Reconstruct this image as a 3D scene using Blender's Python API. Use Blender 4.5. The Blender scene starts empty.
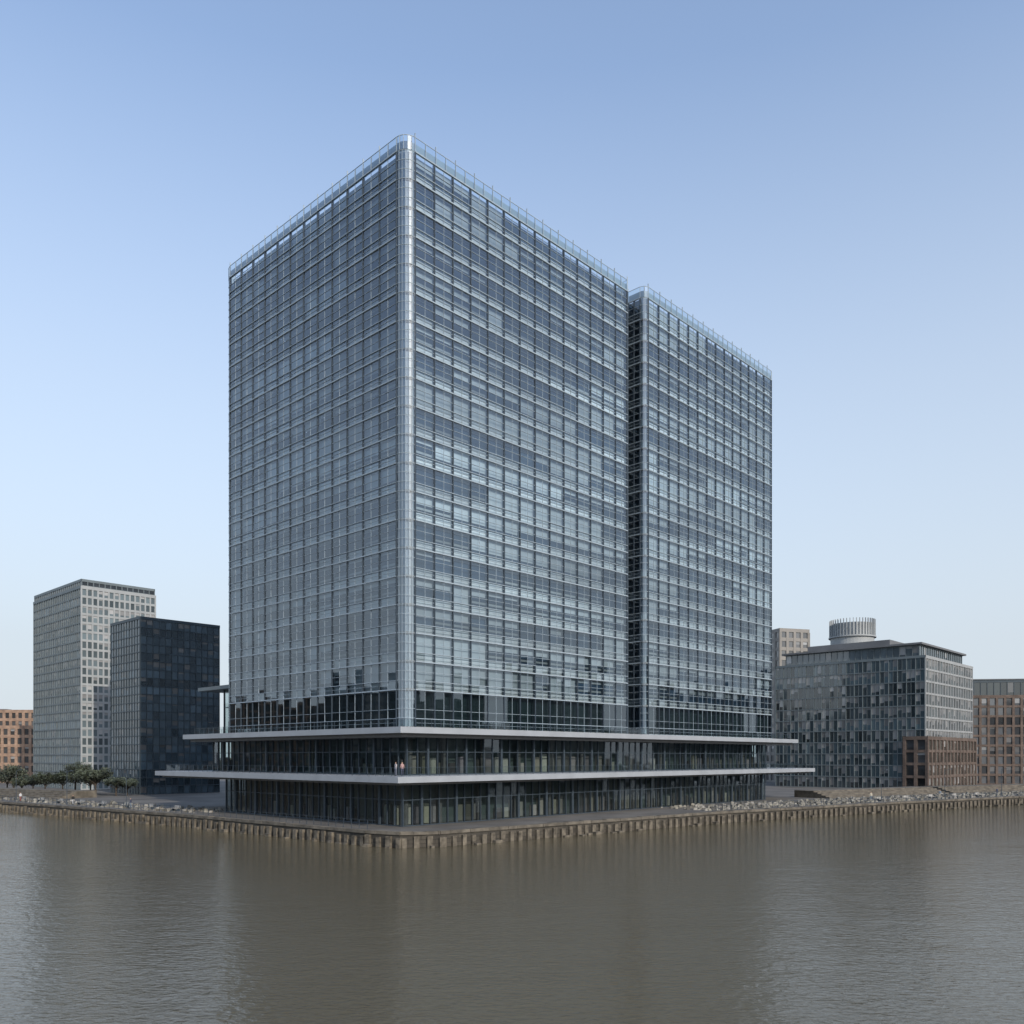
import bpy, math, random
from mathutils import Vector, Matrix, noise
random.seed(7)
R=random.random
def U(a,b): return a+(b-a)*random.random()
scene=bpy.context.scene
scene.view_settings.view_transform='Standard'
scene.view_settings.look='None'
scene.view_settings.exposure=0
TH=math.radians(46.5)
UX,UY=math.cos(TH),math.sin(TH)
VX,VY=-UY,UX
# ---------------------------------------------------------------- materials
def newmat(n):
    m=bpy.data.materials.new(n); m.use_nodes=True
    nt=m.node_tree; nt.nodes.clear()
    o=nt.nodes.new('ShaderNodeOutputMaterial')
    return m,nt,o
def N(nt,t,**k):
    n=nt.nodes.new(t)
    for a,b in k.items(): setattr(n,a,b)
    return n
def pr(name,col,rough=.6,metal=0,noise=0.15,nscale=2.0,bump=0,ior=1.5,stretch=(1,1,1),detail=6,attr=False,col2=None,bdist=0.05):
    m,nt,o=newmat(name)
    p=N(nt,'ShaderNodeBsdfPrincipled')
    p.inputs['Roughness'].default_value=rough; p.inputs['Metallic'].default_value=metal
    p.inputs['IOR'].default_value=ior
    tc=N(nt,'ShaderNodeTexCoord'); mp=N(nt,'ShaderNodeMapping'); mp.inputs['Scale'].default_value=stretch
    nt.links.new(tc.outputs['Object'],mp.inputs['Vector'])
    nz=N(nt,'ShaderNodeTexNoise'); nz.inputs['Scale'].default_value=nscale; nz.inputs['Detail'].default_value=detail
    nt.links.new(mp.outputs[0],nz.inputs['Vector'])
    cr=N(nt,'ShaderNodeValToRGB')
    c2=col2 or tuple(min(1,c*(1+noise)) for c in col)
    c1=tuple(c*(1-noise) for c in col)
    cr.color_ramp.elements[0].color=(*c1,1); cr.color_ramp.elements[1].color=(*c2,1)
    cr.color_ramp.elements[0].position=.3; cr.color_ramp.elements[1].position=.7
    nt.links.new(nz.outputs['Fac'],cr.inputs[0])
    last=cr.outputs[0]
    if attr:
        at=N(nt,'ShaderNodeAttribute',attribute_name='var')
        mx=N(nt,'ShaderNodeMix',data_type='RGBA',blend_type='MULTIPLY'); mx.inputs[0].default_value=1
        nt.links.new(last,mx.inputs[6]); nt.links.new(at.outputs['Color'],mx.inputs[7]); last=mx.outputs[2]
    nt.links.new(last,p.inputs['Base Color'])
    if bump:
        b=N(nt,'ShaderNodeBump'); b.inputs['Strength'].default_value=bump; b.inputs['Distance'].default_value=bdist
        nt.links.new(nz.outputs['Fac'],b.inputs['Height']); nt.links.new(b.outputs[0],p.inputs['Normal'])
    nt.links.new(p.outputs[0],o.inputs[0])
    return m
def skin_glass(name,tint,lo,gcol=(0.9,0.95,1),rough=.02):
    m,nt,o=newmat(name)
    t=N(nt,'ShaderNodeBsdfTransparent'); t.inputs[0].default_value=(*tint,1)
    g=N(nt,'ShaderNodeBsdfGlossy'); g.inputs[0].default_value=(*gcol,1); g.inputs['Roughness'].default_value=rough
    f=N(nt,'ShaderNodeFresnel'); f.inputs[0].default_value=1.5
    mr=N(nt,'ShaderNodeMapRange'); mr.inputs[1].default_value=.04; mr.inputs[2].default_value=1; mr.inputs[3].default_value=lo; mr.inputs[4].default_value=1
    mx=N(nt,'ShaderNodeMixShader')
    nt.links.new(f.outputs[0],mr.inputs[0]); nt.links.new(mr.outputs[0],mx.inputs[0])
    nt.links.new(t.outputs[0],mx.inputs[1]); nt.links.new(g.outputs[0],mx.inputs[2]); nt.links.new(mx.outputs[0],o.inputs[0])
    return m
def opaque_glass(name,ior=2.0,rough=.06):
    m,nt,o=newmat(name)
    p=N(nt,'ShaderNodeBsdfPrincipled'); p.inputs['Roughness'].default_value=rough; p.inputs['IOR'].default_value=ior
    at=N(nt,'ShaderNodeAttribute',attribute_name='var'); nt.links.new(at.outputs['Color'],p.inputs['Base Color'])
    nt.links.new(p.outputs[0],o.inputs[0]); return m
def brickmat(name,c1,c2,mortar,scale=1.0,bw=.9,bh=.3):
    m,nt,o=newmat(name)
    p=N(nt,'ShaderNodeBsdfPrincipled'); p.inputs['Roughness'].default_value=.85
    tc=N(nt,'ShaderNodeTexCoord')
    sp=N(nt,'ShaderNodeSeparateXYZ'); ad=N(nt,'ShaderNodeMath',operation='ADD'); cb=N(nt,'ShaderNodeCombineXYZ')
    nt.links.new(tc.outputs['Object'],sp.inputs[0]); nt.links.new(sp.outputs[0],ad.inputs[0]); nt.links.new(sp.outputs[1],ad.inputs[1])
    nt.links.new(ad.outputs[0],cb.inputs[0]); nt.links.new(sp.outputs[2],cb.inputs[1])
    b=N(nt,'ShaderNodeTexBrick'); b.inputs['Scale'].default_value=scale
    b.inputs['Color1'].default_value=(*c1,1); b.inputs['Color2'].default_value=(*c2,1); b.inputs['Mortar'].default_value=(*mortar,1)
    b.inputs['Brick Width'].default_value=bw; b.inputs['Row Height'].default_value=bh; b.inputs['Mortar Size'].default_value=.025
    nt.links.new(cb.outputs[0],b.inputs['Vector'])
    nz=N(nt,'ShaderNodeTexNoise'); nz.inputs['Scale'].default_value=.5; nz.inputs['Detail'].default_value=8
    nt.links.new(tc.outputs['Object'],nz.inputs['Vector'])
    mr=N(nt,'ShaderNodeMapRange'); mr.inputs[1].default_value=.3; mr.inputs[2].default_value=.7; mr.inputs[3].default_value=.65; mr.inputs[4].default_value=1.2
    nt.links.new(nz.outputs['Fac'],mr.inputs[0])
    mx=N(nt,'ShaderNodeMix',data_type='RGBA',blend_type='MULTIPLY'); mx.inputs[0].default_value=1
    nt.links.new(b.outputs['Color'],mx.inputs[6]); nt.links.new(mr.outputs[0],mx.inputs[7])
    nt.links.new(mx.outputs[2],p.inputs['Base Color'])
    bp=N(nt,'ShaderNodeBump'); bp.inputs['Strength'].default_value=.6; bp.inputs['Distance'].default_value=.03
    nt.links.new(b.outputs['Fac'],bp.inputs['Height']); bp.invert=True; nt.links.new(bp.outputs[0],p.inputs['Normal'])
    nt.links.new(p.outputs[0],o.inputs[0]); return m

M_skin=skin_glass('curtain_glass',(.92,.95,.97),.16,gcol=(.84,.92,1.0))
M_lobby=skin_glass('lobby_glass',(.75,.82,.82),.10)
M_bal=skin_glass('balustrade_glass',(.85,.9,.9),.06)
M_crown=skin_glass('crown_glass',(.8,.87,.9),.22)
M_inner=pr('inner_panels',(1,1,1),rough=.35,noise=.06,nscale=.5,attr=True)
M_mull=pr('mullion_metal',(.055,.075,.095),rough=.45,metal=.2,noise=.1)
M_fin=pr('fin_metal',(.36,.43,.48),rough=.6,metal=.0,noise=.1)
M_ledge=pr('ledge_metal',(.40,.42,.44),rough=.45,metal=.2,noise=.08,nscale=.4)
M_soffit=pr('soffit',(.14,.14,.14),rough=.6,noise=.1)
M_conc=pr('concrete',(.26,.26,.25),rough=.8,noise=.15,nscale=.3,bump=.2)
M_dcol=pr('dark_columns',(.10,.10,.10),rough=.7,noise=.15)
M_roof=pr('roof_membrane',(.16,.165,.17),rough=.9,noise=.15,nscale=.2)
M_og=opaque_glass('window_glass')
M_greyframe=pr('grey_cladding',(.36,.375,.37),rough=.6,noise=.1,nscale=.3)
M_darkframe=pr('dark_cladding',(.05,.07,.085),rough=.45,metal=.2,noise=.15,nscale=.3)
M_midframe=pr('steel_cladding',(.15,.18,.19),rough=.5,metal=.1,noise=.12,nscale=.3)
M_litframe=pr('sunlit_cladding',(.34,.35,.345),rough=.6,noise=.1,nscale=.3)  # for the sunlit face: sunlight put into a paler cladding colour
M_beige=pr('beige_cladding',(.30,.28,.25),rough=.8,noise=.1,nscale=.2)
M_brick=brickmat('orange_brick',(.42,.27,.18),(.34,.21,.14),(.35,.3,.25))
M_brick2=brickmat('brown_brick',(.16,.115,.09),(.13,.093,.073),(.15,.13,.11))
M_stone=brickmat('quay_stone',(.09,.078,.06),(.055,.048,.038),(.03,.028,.022),1,1.3,.45)
M_cope=pr('coping_stone',(.14,.122,.095),rough=.85,noise=.45,nscale=.8,bump=.4)
M_fend=pr('fender_stone',(.135,.115,.085),rough=.8,noise=.6,nscale=1.5,bump=.4)
M_rail=pr('rail_steel',(.4,.42,.44),rough=.35,metal=.6,noise=.05)
M_rock=pr('rock',(.22,.205,.18),rough=.9,noise=.35,nscale=1.2,bump=.6,attr=True)
M_bark=pr('bark',(.07,.055,.04),rough=.9,noise=.3,nscale=6,bump=.5)
M_leaf=pr('leaves',(.05,.06,.037),rough=.6,noise=.3,nscale=1,attr=True)
M_cloth=pr('bench_slats',(.5,.48,.44),rough=.8,noise=.08)

# ---------------------------------------------------------------- mesh builder
class MB:
    def __init__(s): s.v=[];s.f=[];s.c=[]
    def poly(s,pts,c=(1,1,1)):
        i=len(s.v); s.v+=pts; s.f.append(tuple(range(i,i+len(pts)))); s.c.append(c)
    def fbox(s,fr,a0,a1,b0,b1,z0,z1,c=(1,1,1)):
        ox,oy,dx,dy=fr; nx,ny=dy,-dx
        P=lambda a,b,z:(ox+a*dx+b*nx,oy+a*dy+b*ny,z)
        i=len(s.v)
        s.v+=[P(a0,b0,z0),P(a1,b0,z0),P(a1,b1,z0),P(a0,b1,z0),P(a0,b0,z1),P(a1,b0,z1),P(a1,b1,z1),P(a0,b1,z1)]
        F=[(0,1,2,3),(4,7,6,5),(0,4,5,1),(1,5,6,2),(2,6,7,3),(3,7,4,0)]
        for q in F: s.f.append(tuple(i+k for k in q)); s.c.append(c)
    def box(s,x0,x1,y0,y1,z0,z1,c=(1,1,1)):
        s.fbox((x0,y0,1,0),0,x1-x0,-(y1-y0),0,z0,z1,c)
    def pane(s,fr,a0,a1,z0,z1,b,j=0,c=(1,1,1),jz=None):
        ox,oy,dx,dy=fr; nx,ny=dy,-dx
        ta=U(-j,j); tz=U(-(jz or j),(jz or j))
        P=lambda a,z,bb:(ox+a*dx+bb*nx,oy+a*dy+bb*ny,z)
        s.poly([P(a0,z0,b-ta-tz),P(a1,z0,b+ta-tz),P(a1,z1,b+ta+tz),P(a0,z1,b-ta+tz)],c)
    def cyl(s,x,y,r0,r1,z0,z1,n=12,c=(1,1,1),cap=True):
        i=len(s.v)
        for k in range(n):
            t=2*math.pi*k/n; s.v.append((x+r0*math.cos(t),y+r0*math.sin(t),z0))
        for k in range(n):
            t=2*math.pi*k/n; s.v.append((x+r1*math.cos(t),y+r1*math.sin(t),z1))
        for k in range(n):
            k2=(k+1)%n; s.f.append((i+k,i+k2,i+n+k2,i+n+k)); s.c.append(c)
        if cap: s.f.append(tuple(i+n+k for k in range(n))); s.c.append(c)
    def tube(s,p,q,r0,r1,n=6,c=(1,1,1)):
        p=Vector(p);q=Vector(q); d=(q-p).normalized()
        a=d.orthogonal().normalized(); b=d.cross(a); i=len(s.v)
        for (o,r) in ((p,r0),(q,r1)):
            for k in range(n):
                t=2*math.pi*k/n; s.v.append(tuple(o+a*r*math.cos(t)+b*r*math.sin(t)))
        for k in range(n):
            k2=(k+1)%n; s.f.append((i+k,i+k2,i+n+k2,i+n+k)); s.c.append(c)
        s.f.append(tuple(i+n+k for k in range(n))); s.c.append(c)
    def mesh(s,name,mat):
        me=bpy.data.meshes.new(name); me.from_pydata(s.v,[],s.f)
        at=me.attributes.new('var','FLOAT_COLOR','FACE')
        at.data.foreach_set('color',[x for c in s.c for x in (c[0],c[1],c[2],1)])
        me.materials.append(mat); me.update(); return me
    def obj(s,name,mat,parent=None):
        o=bpy.data.objects.new(name,s.mesh(name,mat)); scene.collection.objects.link(o)
        if parent: o.parent=parent
        return o
def empty(name,loc=(0,0,0),rot=0):
    e=bpy.data.objects.new(name,None); scene.collection.objects.link(e)
    e.location=loc; e.rotation_euler=(0,0,rot); e.empty_display_size=2; return e

# ---------------------------------------------------------------- MAIN TOWER
CX,CY=-13.67,111.0
tower=empty('glass_office_tower',(CX,CY,0),TH)
Z0=14.3
ZT=88.6
GZ=1.8
glass=MB();inner=MB();mull=MB();fins=MB();slabs=MB()
NF=19; ZS=19.2
FH=(ZT-ZS)/NF
floorB=[(.15,.8,.35,.95,.5,.2,.7,.4,.9,.3,.6,.85,.25,.75,.5,.95,.35,.7,.55)[k%19] for k in range(NF)]
zs=[Z0]+[ZS+FH*k for k in range(NF+1)]
def nz2(a,b,s): return max(0,min(1,.5+.95*noise.noise(Vector((a,b,s)))))
def run(p0,p1,bays,style='std'):
    L=math.hypot(p1[0]-p0[0],p1[1]-p0[1]); fr=(p0[0],p0[1],(p1[0]-p0[0])/L,(p1[1]-p0[1])/L)
    w=L/bays
    for fi in range(len(zs)-1):
        za,zb=zs[fi],zs[fi+1]; h=zb-za
        tall=(fi==0)
        fb=.15 if tall else floorB[fi-1]
        slabs.fbox(fr,0,L,-.4,-.07,za-.16,za+.16)
        blp=.1
        for b in range(bays):
            a0,a1=b*w,(b+1)*w
            zm=za+1.2
            for (x0,x1) in ((a0,(a0+a1)/2),((a0+a1)/2,a1)) if w>2 else ((a0,a1),):
                glass.pane(fr,x0,x1,za,zm,0,.004,jz=.012)
                glass.pane(fr,x0,x1,zm,zb,0,.004,jz=.03)
            if style=='corner':
                q=U(.92,1.08)
                inner.pane(fr,a0,a1,za,zb,-.25,0,(.30*q,.38*q,.44*q)); continue
            if style=='corner2':
                q=U(.9,1.1)
                inner.pane(fr,a0,a1,za,za+1.2,-.25,0,(.30*q,.39*q,.44*q)); inner.pane(fr,a0,a1,za+1.2,zb,-.3,0,(.13*q,.19*q,.25*q)); continue
            if style=='dark':
                inner.pane(fr,a0,a1,za,za+1.2,-.35,0,(.14,.18,.21)); inner.pane(fr,a0,a1,za+1.2,zb,-.4,0,(.04,.06,.08)); continue
            dk=U(.75,1.25)
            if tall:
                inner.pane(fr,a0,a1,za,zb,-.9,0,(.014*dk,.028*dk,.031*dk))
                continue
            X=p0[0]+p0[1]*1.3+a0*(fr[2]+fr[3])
            refl_low=nz2(X*.035,za*.05,3.1)  # broad reflections put into the spandrel, blind and glass tones
            refl_strk=nz2(X*.05,za*.9,8.7)  # streaky sky reflection, painted into the panel colours
            g=.32*fb+.33*refl_low+.48*refl_strk
            refl_dim=.5 if zs[fi]<33 else 1  # lower floors dimmed: dark reflection put into panel colour
            q2=(.6+.4*refl_dim)
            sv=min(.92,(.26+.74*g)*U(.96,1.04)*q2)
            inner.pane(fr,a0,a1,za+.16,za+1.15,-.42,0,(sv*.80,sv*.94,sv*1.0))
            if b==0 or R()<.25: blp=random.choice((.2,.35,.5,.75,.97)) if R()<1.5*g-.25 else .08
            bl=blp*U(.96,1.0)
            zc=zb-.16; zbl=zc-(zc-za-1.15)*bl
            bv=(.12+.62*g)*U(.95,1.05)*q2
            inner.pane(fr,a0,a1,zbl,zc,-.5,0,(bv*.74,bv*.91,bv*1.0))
            if zbl>za+2.1 and refl_strk>.45:
                zz=za+1.65; gv=(.10+.4*refl_strk*g)
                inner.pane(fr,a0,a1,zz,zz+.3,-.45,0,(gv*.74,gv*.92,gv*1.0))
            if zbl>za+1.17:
                q=dk*(.5+.8*refl_low)
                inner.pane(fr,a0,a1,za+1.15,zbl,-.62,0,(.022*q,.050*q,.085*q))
    if style[:6]=='corner':
        if style=='corner':
            for b in (0,bays): fins.fbox(fr,b*w-.02,b*w+.02,-.1,.04,Z0,ZT)
        z=Z0
        while z<ZT:
            fins.fbox(fr,0,L,.0,.06,z,z+.05); z+=FH/3
    else:
        for b in range(bays+1):
            mull.fbox(fr,b*w-.075,b*w+.075,-.3,.11,Z0,ZT)
            if b<bays and w>2: fins.fbox(fr,(b+.5)*w-.018,(b+.5)*w+.018,-.05,.04,Z0,ZT)
        for za in zs:
            fins.fbox(fr,0,L,-.1,.14,za-.06,za+.08)
            fins.fbox(fr,0,L,-.1,.125,za+1.14,za+1.21) if za<ZT-.1 else None
            if za<ZT-.1: fins.fbox(fr,0,L,-.1,.06,za+2.35,za+2.39)
            if za<ZT-.1: fins.fbox(fr,0,L,-.1,.05,za+.6,za+.63)
def arc(cx,cy,r,t0,t1,n,style='corner'):
    for k in range(n):
        a=math.radians(t0+(t1-t0)*k/n); b=math.radians(t0+(t1-t0)*(k+1)/n)
        run((cx+r*math.cos(a),cy+r*math.sin(a)),(cx+r*math.cos(b),cy+r*math.sin(b)),1,style)
r=1.7
LU1=48.0; LV=46.2; LU2=97.6; F2=-1.3; E2=51.2; ND=2.2
run((r,0),(LU1,0),14)
run((LU1,0),(LU1,ND),1,'dark')
run((LU1,ND),(E2,ND),2,'dark')
run((E2,ND),(E2,F2+1),2,'dark')
arc(E2+1,F2+1,1,180,270,3,'corner2')
run((E2+1,F2),(LU2-1,F2),14)
arc(LU2-1,F2+1,1,270,360,3,'corner2')
run((LU2,F2+1),(LU2,LV-r),13)
arc(LU2-r,LV-r,r,0,90,3)
run((LU2-r,LV),(r,LV),28)
arc(r,LV-r,r,90,180,3,'corner2')
run((0,LV-r),(0,r),12)
arc(r,r,r,180,270,6)
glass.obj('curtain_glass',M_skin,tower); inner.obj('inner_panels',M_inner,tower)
mull.obj('mullions',M_mull,tower); fins.obj('transoms',M_fin,tower); slabs.obj('slab_edges',M_conc,tower)
rf=MB(); rf.box(1,LU1-.6,1,LV-1,88.0,88.55); rf.box(52.4,LU2-1,F2+.8,LV-1,88.0,88.55); rf.box(LU1-.6,52.4,ND+.8,LV-1,88.0,88.52)
rf.box(20,46,16,34,88.55,90); rf.box(58,86,16,34,88.55,90)
rf.obj('roof',M_roof,tower)
cg=MB();cp=MB();ci=MB()
def crown(p0,p1,sp=1.75):
    L=math.hypot(p1[0]-p0[0],p1[1]-p0[1]); fr=(p0[0],p0[1],(p1[0]-p0[0])/L,(p1[1]-p0[1])/L)
    n=max(1,round(L/sp)); w=L/n
    for k in range(n):
        cg.pane(fr,k*w,(k+1)*w,88.75,90.5,0,.004)
        q=U(.9,1.1); ci.pane(fr,k*w,(k+1)*w,88.6,89.9,-.25,0,(.34*q,.43*q,.48*q))
        cp.fbox(fr,k*w-.03,k*w+.03,-.12,.05,88.69,90.55 if (k%2 or L<1.2) else 91.1)
    cp.fbox(fr,0,L,-.04,.04,90.5,90.56)
def crarc(cx,cy,r,t0,t1,n):
    for k in range(n):
        a=math.radians(t0+(t1-t0)*k/n); b=math.radians(t0+(t1-t0)*(k+1)/n)
        crown((cx+r*math.cos(a),cy+r*math.sin(a)),(cx+r*math.cos(b),cy+r*math.sin(b)),9)
crown((r,0),(LU1,0));crown((LU1,0),(LU1,ND));crown((E2,ND),(E2,F2+1));crarc(E2+1,F2+1,1,180,270,2)
crown((E2+1,F2),(LU2-1,F2));crarc(LU2-1,F2+1,1,270,360,2);crown((LU2,F2+1),(LU2,LV-r));crarc(LU2-r,LV-r,r,0,90,3)
crown((LU2-r,LV),(r,LV));crarc(r,LV-r,r,90,180,3);crown((0,LV-r),(0,r));crarc(r,r,r,180,270,5)
cg.obj('crown_screen',M_crown,tower); cp.obj('crown_posts',M_fin,tower); ci.obj('crown_backing',M_inner,tower)

# podium
lg=MB();sf=MB()
def ledge(x0,x1,y0,y1,zb,zt):
    lg.box(x0,x1,y0,y1,zt-.75,zt)
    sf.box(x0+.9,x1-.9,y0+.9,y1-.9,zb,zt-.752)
ledge(-4,103.3,-4,52.8,13.0,14.2)
ledge(-6,107,-6,58.8,7.1,8.15)
lg.obj('ledges',M_ledge,tower)
lg2=MB(); lg2.box(1,32,46.6,57.5,21.9,22.5); lg2.obj('terrace_roof',M_midframe,tower)
pg=MB();pm=MB();pi=MB();pc=MB()
def podrun(p0,p1,z0,z1,w0,depth=3):
    L=math.hypot(p1[0]-p0[0],p1[1]-p0[1]); fr=(p0[0],p0[1],(p1[0]-p0[0])/L,(p1[1]-p0[1])/L)
    n=round(L/w0); w=L/n
    for k in range(n):
        pg.pane(fr,k*w,(k+1)*w,z0+.1,z0+(z1-z0)*.62,0,.01); pg.pane(fr,k*w,(k+1)*w,z0+(z1-z0)*.62,z1,0,.01)
        pm.fbox(fr,k*w-.05,k*w+.05,-.2,.12,z0,z1)
        if k%4==2: pm.fbox(fr,k*w-.16,k*w+.16,-.3,.2,z0,z1+0.0)
        if R()<.65:
            v=U(.05,.4); z=z0+U(.2,1)
            pi.fbox(fr,k*w+.2,(k+1)*w-.2,-depth+.1,-depth+.5,z0+.1,z+U(.8,2.4),(v,v*U(.9,1),v*U(.75,1)))
    pm.fbox(fr,0,L,-.15,.09,z0,z0+.12); pm.fbox(fr,0,L,-.1,.07,z0+(z1-z0)*.62-.05,z0+(z1-z0)*.62+.05)
    n2=round(L/7.5)
    ox,oy,dx,dy=fr
    for k in range(n2+1):
        a=min(L-1.0,max(1.0,k*L/n2)); pc.cyl(ox+a*dx-1.3*dy,oy+a*dy+1.3*dx,.35,.35,z0,z1,14,cap=False)
def podring(x0,x1,y0,y1,z0,z1,w,depth=3):
    podrun((x0,y0),(x1,y0),z0,z1,w,depth);podrun((x1,y0),(x1,y1),z0,z1,w,depth)
    podrun((x1,y1),(x0,y1),z0,z1,w,depth);podrun((x0,y1),(x0,y0),z0,z1,w,depth)
    pi.box(x0+depth,x1-depth,y0+depth,y1-depth,z0+.02,z1-.01,(.07,.09,.088))
podring(0,96,-.4,50,8.16,13.0,1.7,2.2)
podring(-2,92.5,-2,42,GZ+.01,7.1,1.5,2.2)
podring(3,30,46.8,52,14.2,21.9,2.0,1.5)
pg.obj('podium_glass',M_lobby,tower);pm.obj('podium_mullions',M_mull,tower);pi.obj('podium_interior',M_inner,tower)
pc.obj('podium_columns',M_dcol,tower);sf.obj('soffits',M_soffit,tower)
bg=MB();br=MB()
def bal(p0,p1,z,h=1.05,sp=1.6):
    L=math.hypot(p1[0]-p0[0],p1[1]-p0[1]); fr=(p0[0],p0[1],(p1[0]-p0[0])/L,(p1[1]-p0[1])/L)
    n=round(L/sp); w=L/n
    for k in range(n):
        bg.pane(fr,k*w+.06,(k+1)*w-.06,z+.1,z+h-.04,0,.004); br.fbox(fr,k*w-.02,k*w+.02,-.03,.03,z,z+h)
    br.fbox(fr,0,L,-.025,.025,z+h,z+h+.035)
for (a,b,c,d,z) in ((-2.6,101.9,-2.6,51.4,14.2),(-4.6,105.6,-4.6,57.4,8.15)):
    bal((a,c),(b,c),z);bal((b,c),(b,d),z);bal((b,d),(a,d),z);bal((a,d),(a,c),z)
bg.obj('balustrade_glass',M_bal,tower);br.obj('balustrade_rails',M_mull,tower)

# ---------------------------------------------------------------- other buildings
def wallgrid(G,Fm,p0,p1,z0,z1,bay,fl,vw,vd,hh,hd,gcol,gv,split=1,blind=.2,blv=(.12,.4),tilt=.015):
    L=math.hypot(p1[0]-p0[0],p1[1]-p0[1]); fr=(p0[0],p0[1],(p1[0]-p0[0])/L,(p1[1]-p0[1])/L)
    n=max(1,round(L/bay)); w=L/n; m=max(1,round((z1-z0)/fl)); h=(z1-z0)/m
    for j in range(m):
        za=z0+j*h
        fbr=U(.6,1.5); fbl=blind*U(.3,2)
        for k in range(n):
            for q in range(split):
                x0=k*w+q*w/split; x1=x0+w/split
                v=U(1-gv,1+gv)*fbr
                c=(gcol[0]*v,gcol[1]*v,gcol[2]*v)
                if R()<fbl: bb=U(*blv); zz=za+hh+ (h-hh)*U(.1,.8); G.pane(fr,x0,x1,zz,za+h,0,tilt,(bb,bb,bb*.98)); G.pane(fr,x0,x1,za,zz,0,tilt,c)
                else: G.pane(fr,x0,x1,za,za+h,0,tilt,c)
                if q: Fm.fbox(fr,x0-.03,x0+.03,-.02,vd*.5,za,za+h)
        Fm.fbox(fr,0,L,-.02,hd,za-hh/2,za+hh/2)
    Fm.fbox(fr,-vd,L+vd,-.02,hd+.05,z1-hh*.6,z1+.5)
    for k in range(n+1): Fm.fbox(fr,k*w-vw/2,k*w+vw/2,-.02,vd,z0,z1-hh*.6-.002)
def block(name,loc,rot,LU,LV,z0,z1,fm,roofkit=True,lit=None,litkw={},**k):
    e=empty(name,(loc[0],loc[1],0),rot)
    G=MB();Fm=MB();C=MB();Fl=MB()
    pts=[(0,0),(LU,0),(LU,LV),(0,LV)]
    for i in range(4):
        kk=dict(k)
        if lit and i==0: kk.update(litkw)  # lit face: sun brightness put into its frame and window colours
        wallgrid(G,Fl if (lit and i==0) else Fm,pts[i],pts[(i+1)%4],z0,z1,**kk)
    C.box(.3,LU-.3,.3,LV-.3,z1-.4,z1-.05)
    if roofkit:
        for q in range(5):
            x=U(.15,.7)*LU;y=U(.15,.7)*LV; C.box(x,x+U(2,5),y,y+U(2,5),z1-.05,z1+U(.4,.9)+.1*q)
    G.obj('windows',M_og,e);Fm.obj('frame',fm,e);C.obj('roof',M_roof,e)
    if lit: Fl.obj('sunlit_frame',lit,e)
    return e
e=block('grey_office_tower',(-114,230),TH,19.8,36,GZ,55.4,M_midframe,lit=M_greyframe,litkw=dict(vw=.42,hh=.6,gcol=(.12,.15,.16),blind=.6,blv=(.25,.5)),bay=1.4,fl=2.3,vw=.22,vd=.2,hh=.34,hd=.16,gcol=(.13,.17,.20),gv=.35,blind=.35,blv=(.2,.35))  # right face's sunlight put into paler frames and blinds
G=MB();Fm=MB()
pts=[(0.15,0.15),(19.65,0.15),(19.65,35.85),(0.15,35.85)]
for i in range(4): wallgrid(G,Fm,pts[i],pts[(i+1)%4],55.92,57.2,1.5,1.3,.2,.15,.3,.1,(.07,.08,.09),.2,blind=0)
G.obj('parapet_louvres',M_og,e);Fm.obj('parapet_frame',M_midframe,e)
block('dark_glass_office_building',(-85.6,200),TH,19.5,16.3,GZ,42.4,M_darkframe,bay=1.5,fl=1.9,vw=.12,vd=.16,hh=.22,hd=.12,gcol=(.04,.062,.08),gv=.45,blind=.15,blv=(.08,.15))
block('orange_brick_building',(-222,290),0.05,62,20,GZ,20.6,M_brick,bay=2.3,fl=2.9,vw=.9,vd=.3,hh=1.0,hd=.25,gcol=(.08,.08,.08),gv=.4,blind=.3)
block('orange_brick_building',(-215,330),0.05,48,20,GZ,28,M_brick,bay=2.4,fl=3.1,vw=1.0,vd=.3,hh=1.1,hd=.25,gcol=(.08,.08,.08),gv=.4,blind=.3)
e=block('riverside_office_building',(109.3,230),TH,40.8,42.2,GZ+.0,37.0,M_midframe,lit=M_litframe,litkw=dict(vw=.3,hh=.5,gcol=(.08,.10,.105),blind=.6,blv=(.2,.42)),bay=2.3,fl=3.2,vw=.16,vd=.25,hh=.26,hd=.2,gcol=(.045,.065,.073),gv=.6,split=2,blind=.4,blv=(.12,.3))  # sunlit face painted brighter: lighter frames, glass and blinds
G=MB();Fm=MB();C=MB()
pts=[(2.2,2.2),(38.6,2.2),(38.6,40),(2.2,40)]
for i in range(4): wallgrid(G,Fm,pts[i],pts[(i+1)%4],37.0,40.6,1.7,3.6,.1,.15,.3,.12,(.07,.09,.10),.4,blind=.2)
C.box(1.2,39.6,1.2,41,40.7,41.2)
C.box(8,30,12,36,41.2,43.5)
G.obj('penthouse_windows',M_og,e);Fm.obj('penthouse_frame',M_midframe,e);C.obj('penthouse_roof',M_roof,e)
D=MB(); D.cyl(18.6,26.9,6.2,6.2,43.5,50.4,40)
D.obj('plant_drum',M_greyframe,e)
Dn=MB()
for k in range(44):
    t=2*math.pi*k/44; fr=(18.6+6.2*math.cos(t),26.9+6.2*math.sin(t),-math.sin(t),math.cos(t))
    Dn.fbox(fr,-.1,.1,0,.35,46.6,51.6)
Dn.cyl(18.6,26.9,6.75,6.75,46.2,46.6,40)
Dn.obj('drum_louvres',M_greyframe,e)
Bb=MB();Gb=MB()
wallgrid(Gb,Bb,(-.55,-.75),(41.4,-.75),GZ,15.5,3.0,3.4,.8,.35,.7,.28,(.10,.10,.09),.5,blind=.4)
wallgrid(Gb,Bb,(-.55,5),(-.55,-.75),GZ,15.5,2.8,3.4,.8,.35,.7,.28,(.04,.04,.04),.4)
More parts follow.
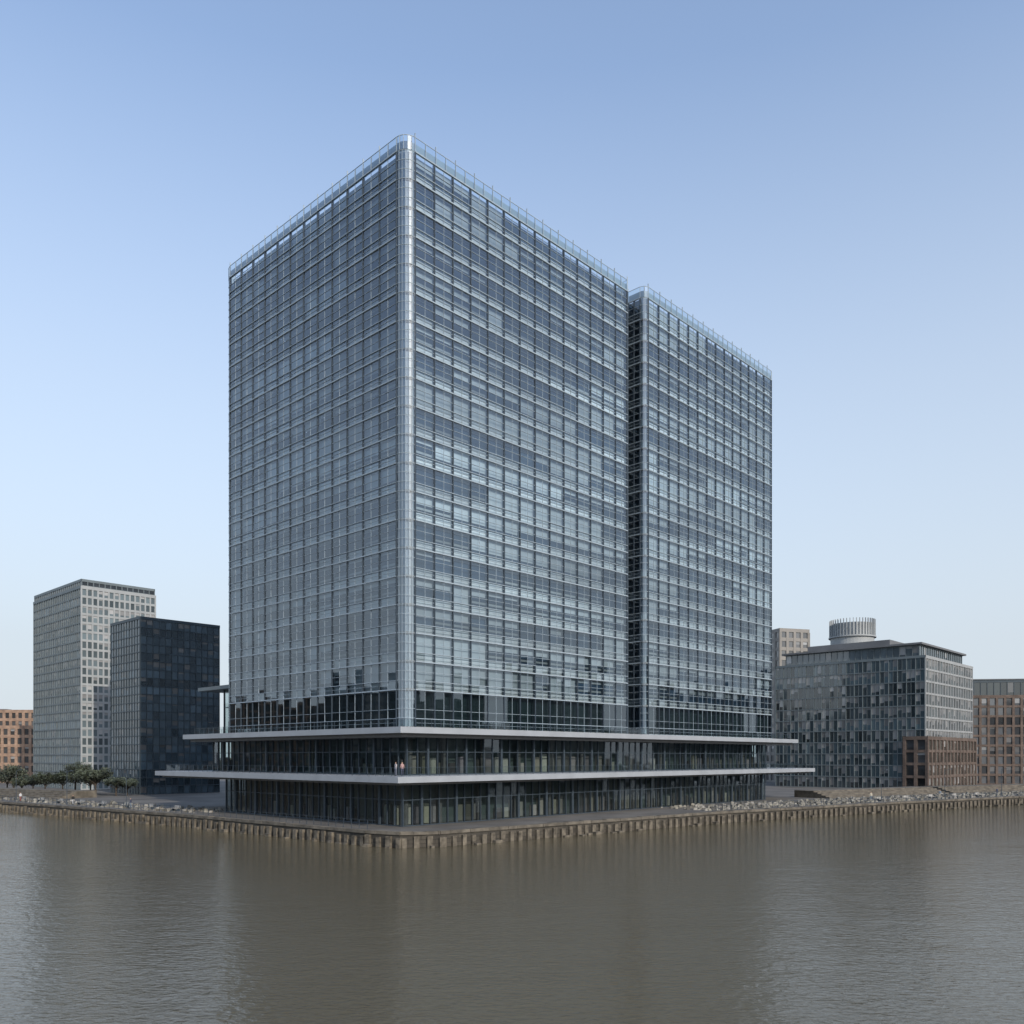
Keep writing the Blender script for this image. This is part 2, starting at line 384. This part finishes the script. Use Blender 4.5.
Bb.obj('brick_base',M_brick2,e);Gb.obj('base_windows',M_og,e)
block('concrete_office_block',(92.5,300),0.3,11.5,14,GZ,54.5,M_beige,bay=2.6,fl=3.3,vw=1.0,vd=.3,hh=1.2,hd=.22,gcol=(.12,.12,.12),gv=.4)
e=block('brown_brick_building',(145.5,275),-.12,64,24,GZ,29.5,M_brick2,bay=2.5,fl=3.2,vw=.75,vd=.3,hh=.7,hd=.24,gcol=(.08,.085,.09),gv=.5,blind=.3,blv=(.12,.28))
G=MB();Fm=MB()
pts=[(1,1),(63,1),(63,23),(1,23)]
for i in range(4): wallgrid(G,Fm,pts[i],pts[(i+1)%4],29.5,34.4,2,4.9,.2,.15,.5,.12,(.04,.05,.05),.3)
G.obj('attic_windows',M_og,e);Fm.obj('attic_frame',M_darkframe,e)
C=MB();C.box(.6,63.4,.6,23.4,34.92,35.2);C.obj('attic_roof',M_roof,e)
for (x,y,rt,a,b,h,mt) in ((225,-20,.25,34,50,36,M_darkframe),(238,38,.25,34,36,52,M_midframe),(262,84,.3,34,34,40,M_darkframe),(300,20,.1,40,70,62,M_midframe),(345,140,.3,40,50,54,M_darkframe),(285,205,.3,40,44,40,M_midframe),(330,270,.4,60,40,50,M_darkframe)):
    block('riverside_office_block',(x,y),rt,a,b,GZ,h,mt,bay=4,fl=4,vw=.5,vd=.3,hh=.5,hd=.25,gcol=(.035,.045,.055),gv=.3,blind=.05)
for (x,y,rt,a,b,h,mt) in ((-290,110,.2,34,44,40,M_darkframe),(-300,160,.1,30,48,34,M_brick2),(-285,50,.15,30,50,44,M_midframe),(-285,-10,.15,30,50,36,M_midframe)):
    block('riverside_office_block',(x,y),rt,a,b,GZ,h,mt,bay=4,fl=4,vw=.6,vd=.3,hh=.8,hd=.25,gcol=(.035,.045,.05),gv=.3,blind=.05)

# ---------------------------------------------------------------- ground + quay
edge=[(-4000,2200),(-600,430),(-240,244),(-160,203),(-99.6,169),(-50.6,132),(-17.2,102.6),(-12.9,100.1),(-8.4,101.4),(33,138),(75,168),(112,192),(150,212),(260,262),(700,430),(4500,2000)]
M_pave=pr('paving',(.13,.12,.105),rough=.85,noise=.35,nscale=.15,bump=.1)
g=MB(); g.poly([(x,y,GZ) for x,y in edge]+[(4500,9000,GZ),(-4000,9000,GZ)])
g.obj('ground',M_pave)
qw=MB();qc=MB();qt=MB()
for i in range(1,len(edge)-2):
    (x0,y0),(x1,y1)=edge[i],edge[i+1]; L=math.hypot(x1-x0,y1-y0); fr=(x0,y0,(x1-x0)/L,(y1-y0)/L)
    qw.fbox(fr,0,L,-.6,0,-2,GZ-.3)
    near=y0<215 and y1<215
    st=1.5 if near else 6
    a=0
    while a<L-.05:
        b=min(L,a+st)
        qc.fbox(fr,a+.015,b-.015,-.75,.12+U(-.04,.04),GZ-.3,GZ+.07+U(-.04,.04))
        if near:
            qt.fbox(fr,a+.1+U(-.04,.06),a+.75+U(-.08,.1),.0,.34+U(-.08,.08),-1,GZ-.5+U(-.2,.08))
            if R()<.35: qt.fbox(fr,a+U(0,.5),a+U(.7,1.4),.43,.7+U(0,.5),-1,U(.1,.4))
        a=b
wall=empty('quay_wall')
qw.obj('wall',M_stone,wall);qc.obj('coping',M_cope,wall);qt.obj('fenders',M_fend,wall)
g2=MB();g2.poly([(205,-60,GZ),(400,-60,GZ),(4000,300,GZ),(4000,900,GZ),(450,270,GZ),(275,200,GZ),(250,120,GZ)]);g2.poly([(-4000,-60,GZ),(-245,-60,GZ),(-255,200,GZ),(-4000,1500,GZ)])
g2.obj('riverbank',M_pave)
b3=MB()
for pl in ([(450,270),(275,200),(250,120),(205,-60),(400,-60)],[(-245,-60),(-255,200)]):
    for i in range(len(pl)-1):
        (x0,y0),(x1,y1)=pl[i],pl[i+1]; b3.poly([(x0,y0,-2),(x1,y1,-2),(x1,y1,GZ),(x0,y0,GZ)])
b3.obj('river_wall',M_stone)

# water
m,nt,o=newmat('river_water')
p=N(nt,'ShaderNodeBsdfPrincipled'); p.inputs['Base Color'].default_value=(.115,.097,.060,1); p.inputs['Roughness'].default_value=.05; p.inputs['IOR'].default_value=1.36
tc=N(nt,'ShaderNodeTexCoord')
prev=None
for (sc,dist,st,rot,strg) in ((.05,.35,(1,1.6,1),.3,.35),(.42,.10,(1,1.9,1),-.2,.5),(1.9,.055,(1,1.7,1),.1,.9)):
    mp=N(nt,'ShaderNodeMapping'); mp.inputs['Scale'].default_value=st; mp.inputs['Rotation'].default_value=(0,0,rot)
    nt.links.new(tc.outputs['Object'],mp.inputs[0])
    nz=N(nt,'ShaderNodeTexNoise'); nz.inputs['Scale'].default_value=sc; nz.inputs['Detail'].default_value=4; nz.inputs['Distortion'].default_value=.4
    nt.links.new(mp.outputs[0],nz.inputs['Vector'])
    b=N(nt,'ShaderNodeBump'); b.inputs['Strength'].default_value=strg; b.inputs['Distance'].default_value=dist
    nt.links.new(nz.outputs['Fac'],b.inputs['Height'])
    if prev: nt.links.new(prev.outputs[0],b.inputs['Normal'])
    prev=b
nt.links.new(prev.outputs[0],p.inputs['Normal']); nt.links.new(p.outputs[0],o.inputs[0])
w=MB(); w.poly([(-6000,-3000,0),(6000,-3000,0),(6000,9000,0),(-6000,9000,0)]); w.obj('river_water',m)

# ---------------------------------------------------------------- railings, rocks, furniture
def along(pts,step):
    out=[]
    for i in range(len(pts)-1):
        (x0,y0),(x1,y1)=pts[i],pts[i+1]; L=math.hypot(x1-x0,y1-y0); n=max(1,int(L/step))
        for k in range(n): out.append((x0+(x1-x0)*k/n,y0+(y1-y0)*k/n,(x1-x0)/L,(y1-y0)/L,L/n))
    return out
def railing(name,pts,off):
    e=empty(name);P=MB();Q=MB()
    for (x,y,dx,dy,s) in along(pts,1.5):
        fr=(x,y,dx,dy); P.fbox(fr,-.025,.025,-off-.025,-off+.025,GZ,GZ+1.1)
        Q.fbox(fr,0,s,-off-.02,-off+.02,GZ+1.1,GZ+1.14)
        for z in (.4,.75): Q.fbox(fr,0,s,-off-.01,-off+.01,GZ+z,GZ+z+.02)
    P.obj('posts',M_mull,e);Q.obj('rails',M_mull,e)
railing('quay_railing',edge[3:7],1.4)
railing('quay_railing',edge[9:13],1.6)
def rocks(name,pts,n,wd,zoff,off0):
    r_=MB(); seg=along(pts,2)
    for _ in range(n):
        x,y,dx,dy,s=random.choice(seg); a=U(0,2); b=off0+wd*R()**1.5
        px,py=x+a*dx-b*dy,y+a*dy+b*dx; sz=U(.2,.7); v=U(.4,1.6)
        i=len(r_.v); pts8=[]
        for (sx,sy,sz_) in ((-1,-1,0),(1,-1,0),(1,1,0),(-1,1,0),(-.7,-.6,1),(.6,-.7,1),(.7,.6,1),(-.6,.7,1)):
            pts8.append((px+sx*sz*U(.4,.7),py+sy*sz*U(.4,.7),zoff-.1+sz_*sz*U(.5,.9)))
        r_.v+=pts8
        for q in ((4,5,6,7),(0,1,5,4),(1,2,6,5),(2,3,7,6),(3,0,4,7)): r_.f.append(tuple(i+t for t in q)); r_.c.append((v,v,v*U(.9,1)))
    return r_.obj(name,M_rock)
rocks('rock_bank',edge[9:13],1300,12,GZ,2.6)
rocks('rock_bank',edge[2:6],800,9,GZ,2.6)
st=MB()
for (seg,base) in ((edge[10:13],16),(edge[2:5],12)):
    for i in range(len(seg)-1):
        (x0,y0),(x1,y1)=seg[i],seg[i+1]; L=math.hypot(x1-x0,y1-y0); fr=(x0,y0,(x1-x0)/L,(y1-y0)/L)
        for k in range(5): st.fbox(fr,.3*i,L-.3*i,-base-9,-base-1.0*k,GZ+.001+.3*k-(0 if k==0 else .02),GZ+.3*(k+1))
st.obj('stone_steps',M_cope)
def lamp(x,y):
    e=empty('street_lamp',(x,y,0)); P=MB();P.cyl(0,0,.12,.1,GZ,GZ+.9,10);P.cyl(0,0,.06,.045,GZ+.9,GZ+6,8)
    P.tube((0,0,GZ+5.9),(.9,-.3,GZ+6.2),.04,.03);P.obj('pole',M_mull,e)
    H=MB();H.box(.7,1.3,-.45,-.2,GZ+6.12,GZ+6.24);H.obj('head',M_mull,e)
for (x,y,dx,dy,s) in along(edge[3:6],17): lamp(x-3*dy,y+3*dx)
for (x,y,dx,dy,s) in along(edge[10:13],17): lamp(x-4*dy,y+4*dx)
def bench(x,y,rt):
    e=empty('park_bench',(x,y,GZ),rt); S=MB()
    for k in range(3): S.box(-.9,.9,-.25+.17*k,-.11+.17*k,.42,.46)
    S.obj('seat',M_cloth,e); B=MB()
    for k in range(3): B.box(-.9,.9,.29,.32,.55+.13*k,.64+.13*k)
    B.obj('backrest',M_cloth,e); L=MB()
    for s in (-.75,.75): L.box(s-.03,s+.03,-.24,.24,0,.42);L.box(s-.03,s+.03,.242,.29,0,.92)
    L.obj('legs',M_mull,e)
for (x,y,dx,dy,s) in along(edge[10:12],8): bench(x-4.2*dy,y+4.2*dx,math.atan2(dy,dx))
for (x,y,dx,dy,s) in along(edge[4:6],7): bench(x-4.2*dy,y+4.2*dx,math.atan2(dy,dx))

# trees
def treemesh(seed,h):
    random.seed(seed); T=MB();Lf=MB()
    T.tube((0,0,0),(0.1,0,h*.35),.2,.15,8)
    tips=[]
    for k in range(9):
        a=k*2.4+U(-.3,.3); e_=U(.4,1.2); l=h*U(.25,.42); s0=Vector((.1,0,h*U(.25,.345)))
        q=s0+Vector((math.cos(a)*math.cos(e_),math.sin(a)*math.cos(e_),math.sin(e_)))*l
        T.tube(s0,q,.09,.04,5); tips.append(q)
        for j in range(3):
            q2=q+Vector((U(-1,1),U(-1,1),U(-.2,1)))*h*.14; T.tube(q,q2,.035,.015,4); tips.append(q2)
    for q in tips:
        rr=h*U(.07,.13); v0=U(.6,1.5)
        for _ in range(60):
            d=Vector((random.gauss(0,1),random.gauss(0,1),random.gauss(0,.8)))*rr*.6
            c=q+d; s=U(.1,.2); a=Vector((U(-1,1),U(-1,1),U(-1,1))).normalized(); b=a.orthogonal().normalized()
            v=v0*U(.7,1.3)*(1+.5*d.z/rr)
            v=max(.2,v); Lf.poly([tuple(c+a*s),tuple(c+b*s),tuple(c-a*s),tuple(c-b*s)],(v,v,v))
    return T.mesh('trunk',M_bark),Lf.mesh('leaves',M_leaf)
tm=[treemesh(11,7),treemesh(12,6),treemesh(13,8)]
random.seed(99)
def tree(x,y,s):
    e=empty('broadleaf_tree',(x,y,GZ),U(0,6)); e.scale=(s,s,s)
    a,b=random.choice(tm)
    for n_,me in (('trunk_and_limbs',a),('leaves',b)):
        o=bpy.data.objects.new(n_,me); scene.collection.objects.link(o); o.parent=e
for k in range(18): tree(-150+3.8*k+U(-1,1),222-1.7*k+U(-2,2),U(.8,1.15))
for (x,y) in ((148,240),(158,246),(170,250)): tree(x,y,U(.5,.75))
dt=MB()
for _ in range(9000):
    x=U(-600,600); y=U(430,460); h=9+5*math.sin(x*.05)+3*math.sin(x*.17)
    c=Vector((x,y,GZ+U(0,1)*h)); s=U(.8,1.6); a=Vector((U(-1,1),U(-1,1),U(-1,1))).normalized(); b=a.orthogonal().normalized(); v=U(.5,1.4)
    dt.poly([tuple(c+a*s),tuple(c+b*s),tuple(c-a*s),tuple(c-b*s)],(v,v,v))
dt.obj('distant_trees',M_leaf)

# people
def person(x,y,z,rot,shirt,trous,stride=.2):
    V=[(0,0,.95),(0,0,1.2),(0,0,1.42),(0,0,1.53),(0,.01,1.65),(0,0,1.74),
       (.1,0,.9),(.11,stride*.5,.5),(.11,stride-.05*1,.08),(.11,stride+.12,.03),
       (-.1,0,.9),(-.11,-stride*.4,.5),(-.11,-stride,.08),(-.11,-stride+.14,.03),
       (.19,0,1.4),(.24,-.04,1.12),(.25,.06,.88),(.25,.09,.8),
       (-.19,0,1.4),(-.24,.02,1.12),(-.25,.12,.88),(-.25,.15,.8)]
    E=[(0,1),(1,2),(2,3),(3,4),(4,5),(0,6),(6,7),(7,8),(8,9),(0,10),(10,11),(11,12),(12,13),(2,14),(14,15),(15,16),(16,17),(2,18),(18,19),(19,20),(20,21)]
    Rr=[.15,.14,.16,.06,.095,.07,.09,.065,.045,.035,.09,.065,.045,.035,.07,.048,.035,.025,.07,.048,.035,.025]
    me=bpy.data.meshes.new('pedestrian'); me.from_pydata(V,E,[])
    o=bpy.data.objects.new('pedestrian',me); scene.collection.objects.link(o)
    s=o.modifiers.new('skin','SKIN')
    for i,sv in enumerate(me.skin_vertices[0].data): sv.radius=(Rr[i],Rr[i]*.85); sv.use_root=(i==0)
    o.modifiers.new('sub','SUBSURF').levels=1; o.modifiers['sub'].render_levels=2
    mt,nt,oo=newmat('clothes'); p=N(nt,'ShaderNodeBsdfPrincipled'); p.inputs['Roughness'].default_value=.8
    tc=N(nt,'ShaderNodeTexCoord');sp=N(nt,'ShaderNodeSeparateXYZ');dv=N(nt,'ShaderNodeMath',operation='DIVIDE');dv.inputs[1].default_value=1.8
    cr=N(nt,'ShaderNodeValToRGB');cr.color_ramp.interpolation='CONSTANT'
    els=cr.color_ramp.elements; els[0].color=(.02,.02,.02,1); els[1].position=.055; els[1].color=(*trous,1)
    for ps,c in ((.53,shirt),(.845,(.45,.28,.2)),(.945,(.05,.03,.02))):
        q=els.new(ps); q.color=(*c,1)
    nt.links.new(tc.outputs['Object'],sp.inputs[0]);nt.links.new(sp.outputs[2],dv.inputs[0]);nt.links.new(dv.outputs[0],cr.inputs[0]);nt.links.new(cr.outputs[0],p.inputs['Base Color']);nt.links.new(p.outputs[0],oo.inputs[0])
    me.materials.append(mt); o.location=(x,y,z); o.rotation_euler=(0,0,rot)
def loc(u,v): return (CX+u*UX+v*VX, CY+u*UY+v*VY)
a=loc(-3.6,-2.6); person(a[0],a[1],8.15,2.2,(.5,.45,.44),(.2,.2,.25),.05)
a=loc(-3.4,-3.6); person(a[0],a[1],8.15,.5,(.4,.25,.23),(.1,.1,.15),.05)
cols=[(.6,.6,.6),(.05,.06,.1),(.3,.1,.08),(.2,.25,.3),(.5,.45,.35),(.02,.02,.02)]
for (x,y,dx,dy,s) in along(edge[3:6],20): person(x-3.4*dy+U(-1,1),y+3.4*dx+U(-1,1),GZ,U(0,6),random.choice(cols),random.choice(cols),U(.1,.28))
for (x,y,dx,dy,s) in along(edge[10:13],20): person(x-5.5*dy+U(-1,1),y+5.5*dx+U(-1,1),GZ,U(0,6),random.choice(cols),random.choice(cols),U(.1,.28))

# ---------------------------------------------------------------- light
SE=math.radians(28); SA=math.radians(146)
sd=Vector((math.sin(SA)*math.cos(SE),math.cos(SA)*math.cos(SE),math.sin(SE)))
L=bpy.data.lights.new('sun','SUN'); L.energy=2.6; L.angle=math.radians(.5); L.color=(1,.92,.82)
so=bpy.data.objects.new('sun',L); scene.collection.objects.link(so); so.rotation_euler=sd.to_track_quat('Z','Y').to_euler()
wd=bpy.data.worlds.new('World'); scene.world=wd; wd.use_nodes=True; nt=wd.node_tree
bgn=nt.nodes['Background']; sk=N(nt,'ShaderNodeTexSky',sky_type='NISHITA'); sk.sun_disc=False
sk.sun_elevation=SE; sk.sun_rotation=SA; sk.air_density=1.0; sk.dust_density=1.0; sk.ozone_density=1.0
S=.12
gain=N(nt,'ShaderNodeMix',data_type='RGBA',blend_type='MULTIPLY'); gain.inputs[0].default_value=1; gain.inputs[7].default_value=(2.2,2.2,2.25,1)
nt.links.new(sk.outputs[0],gain.inputs[6])
tc=N(nt,'ShaderNodeTexCoord'); sp=N(nt,'ShaderNodeSeparateXYZ'); nt.links.new(tc.outputs['Generated'],sp.inputs[0])
cr=N(nt,'ShaderNodeValToRGB'); el=cr.color_ramp.elements
el[0].position=0; el[0].color=(.98,.98,.98,1); el[1].position=1; el[1].color=(0,0,0,1)
for ps,v in ((.12,.93),(.37,.58),(.62,.12)):
    q=el.new(ps); q.color=(v,v,v,1)
nt.links.new(sp.outputs[2],cr.inputs[0])
mx=N(nt,'ShaderNodeMix',data_type='RGBA')
mx.inputs[7].default_value=(.64/S,.71/S,.78/S,1)
nt.links.new(cr.outputs[0],mx.inputs[0]); nt.links.new(gain.outputs[2],mx.inputs[6])
nt.links.new(mx.outputs[2],bgn.inputs[0]); bgn.inputs[1].default_value=S
# ---------------------------------------------------------------- camera
c=bpy.data.cameras.new('camera'); c.sensor_width=36; c.lens=869/1024*36; c.shift_y=245/1024; c.clip_start=.5; c.clip_end=20000
co=bpy.data.objects.new('camera',c); scene.collection.objects.link(co); co.location=(0,0,10.5); co.rotation_euler=(math.radians(90),0,0)
scene.camera=co
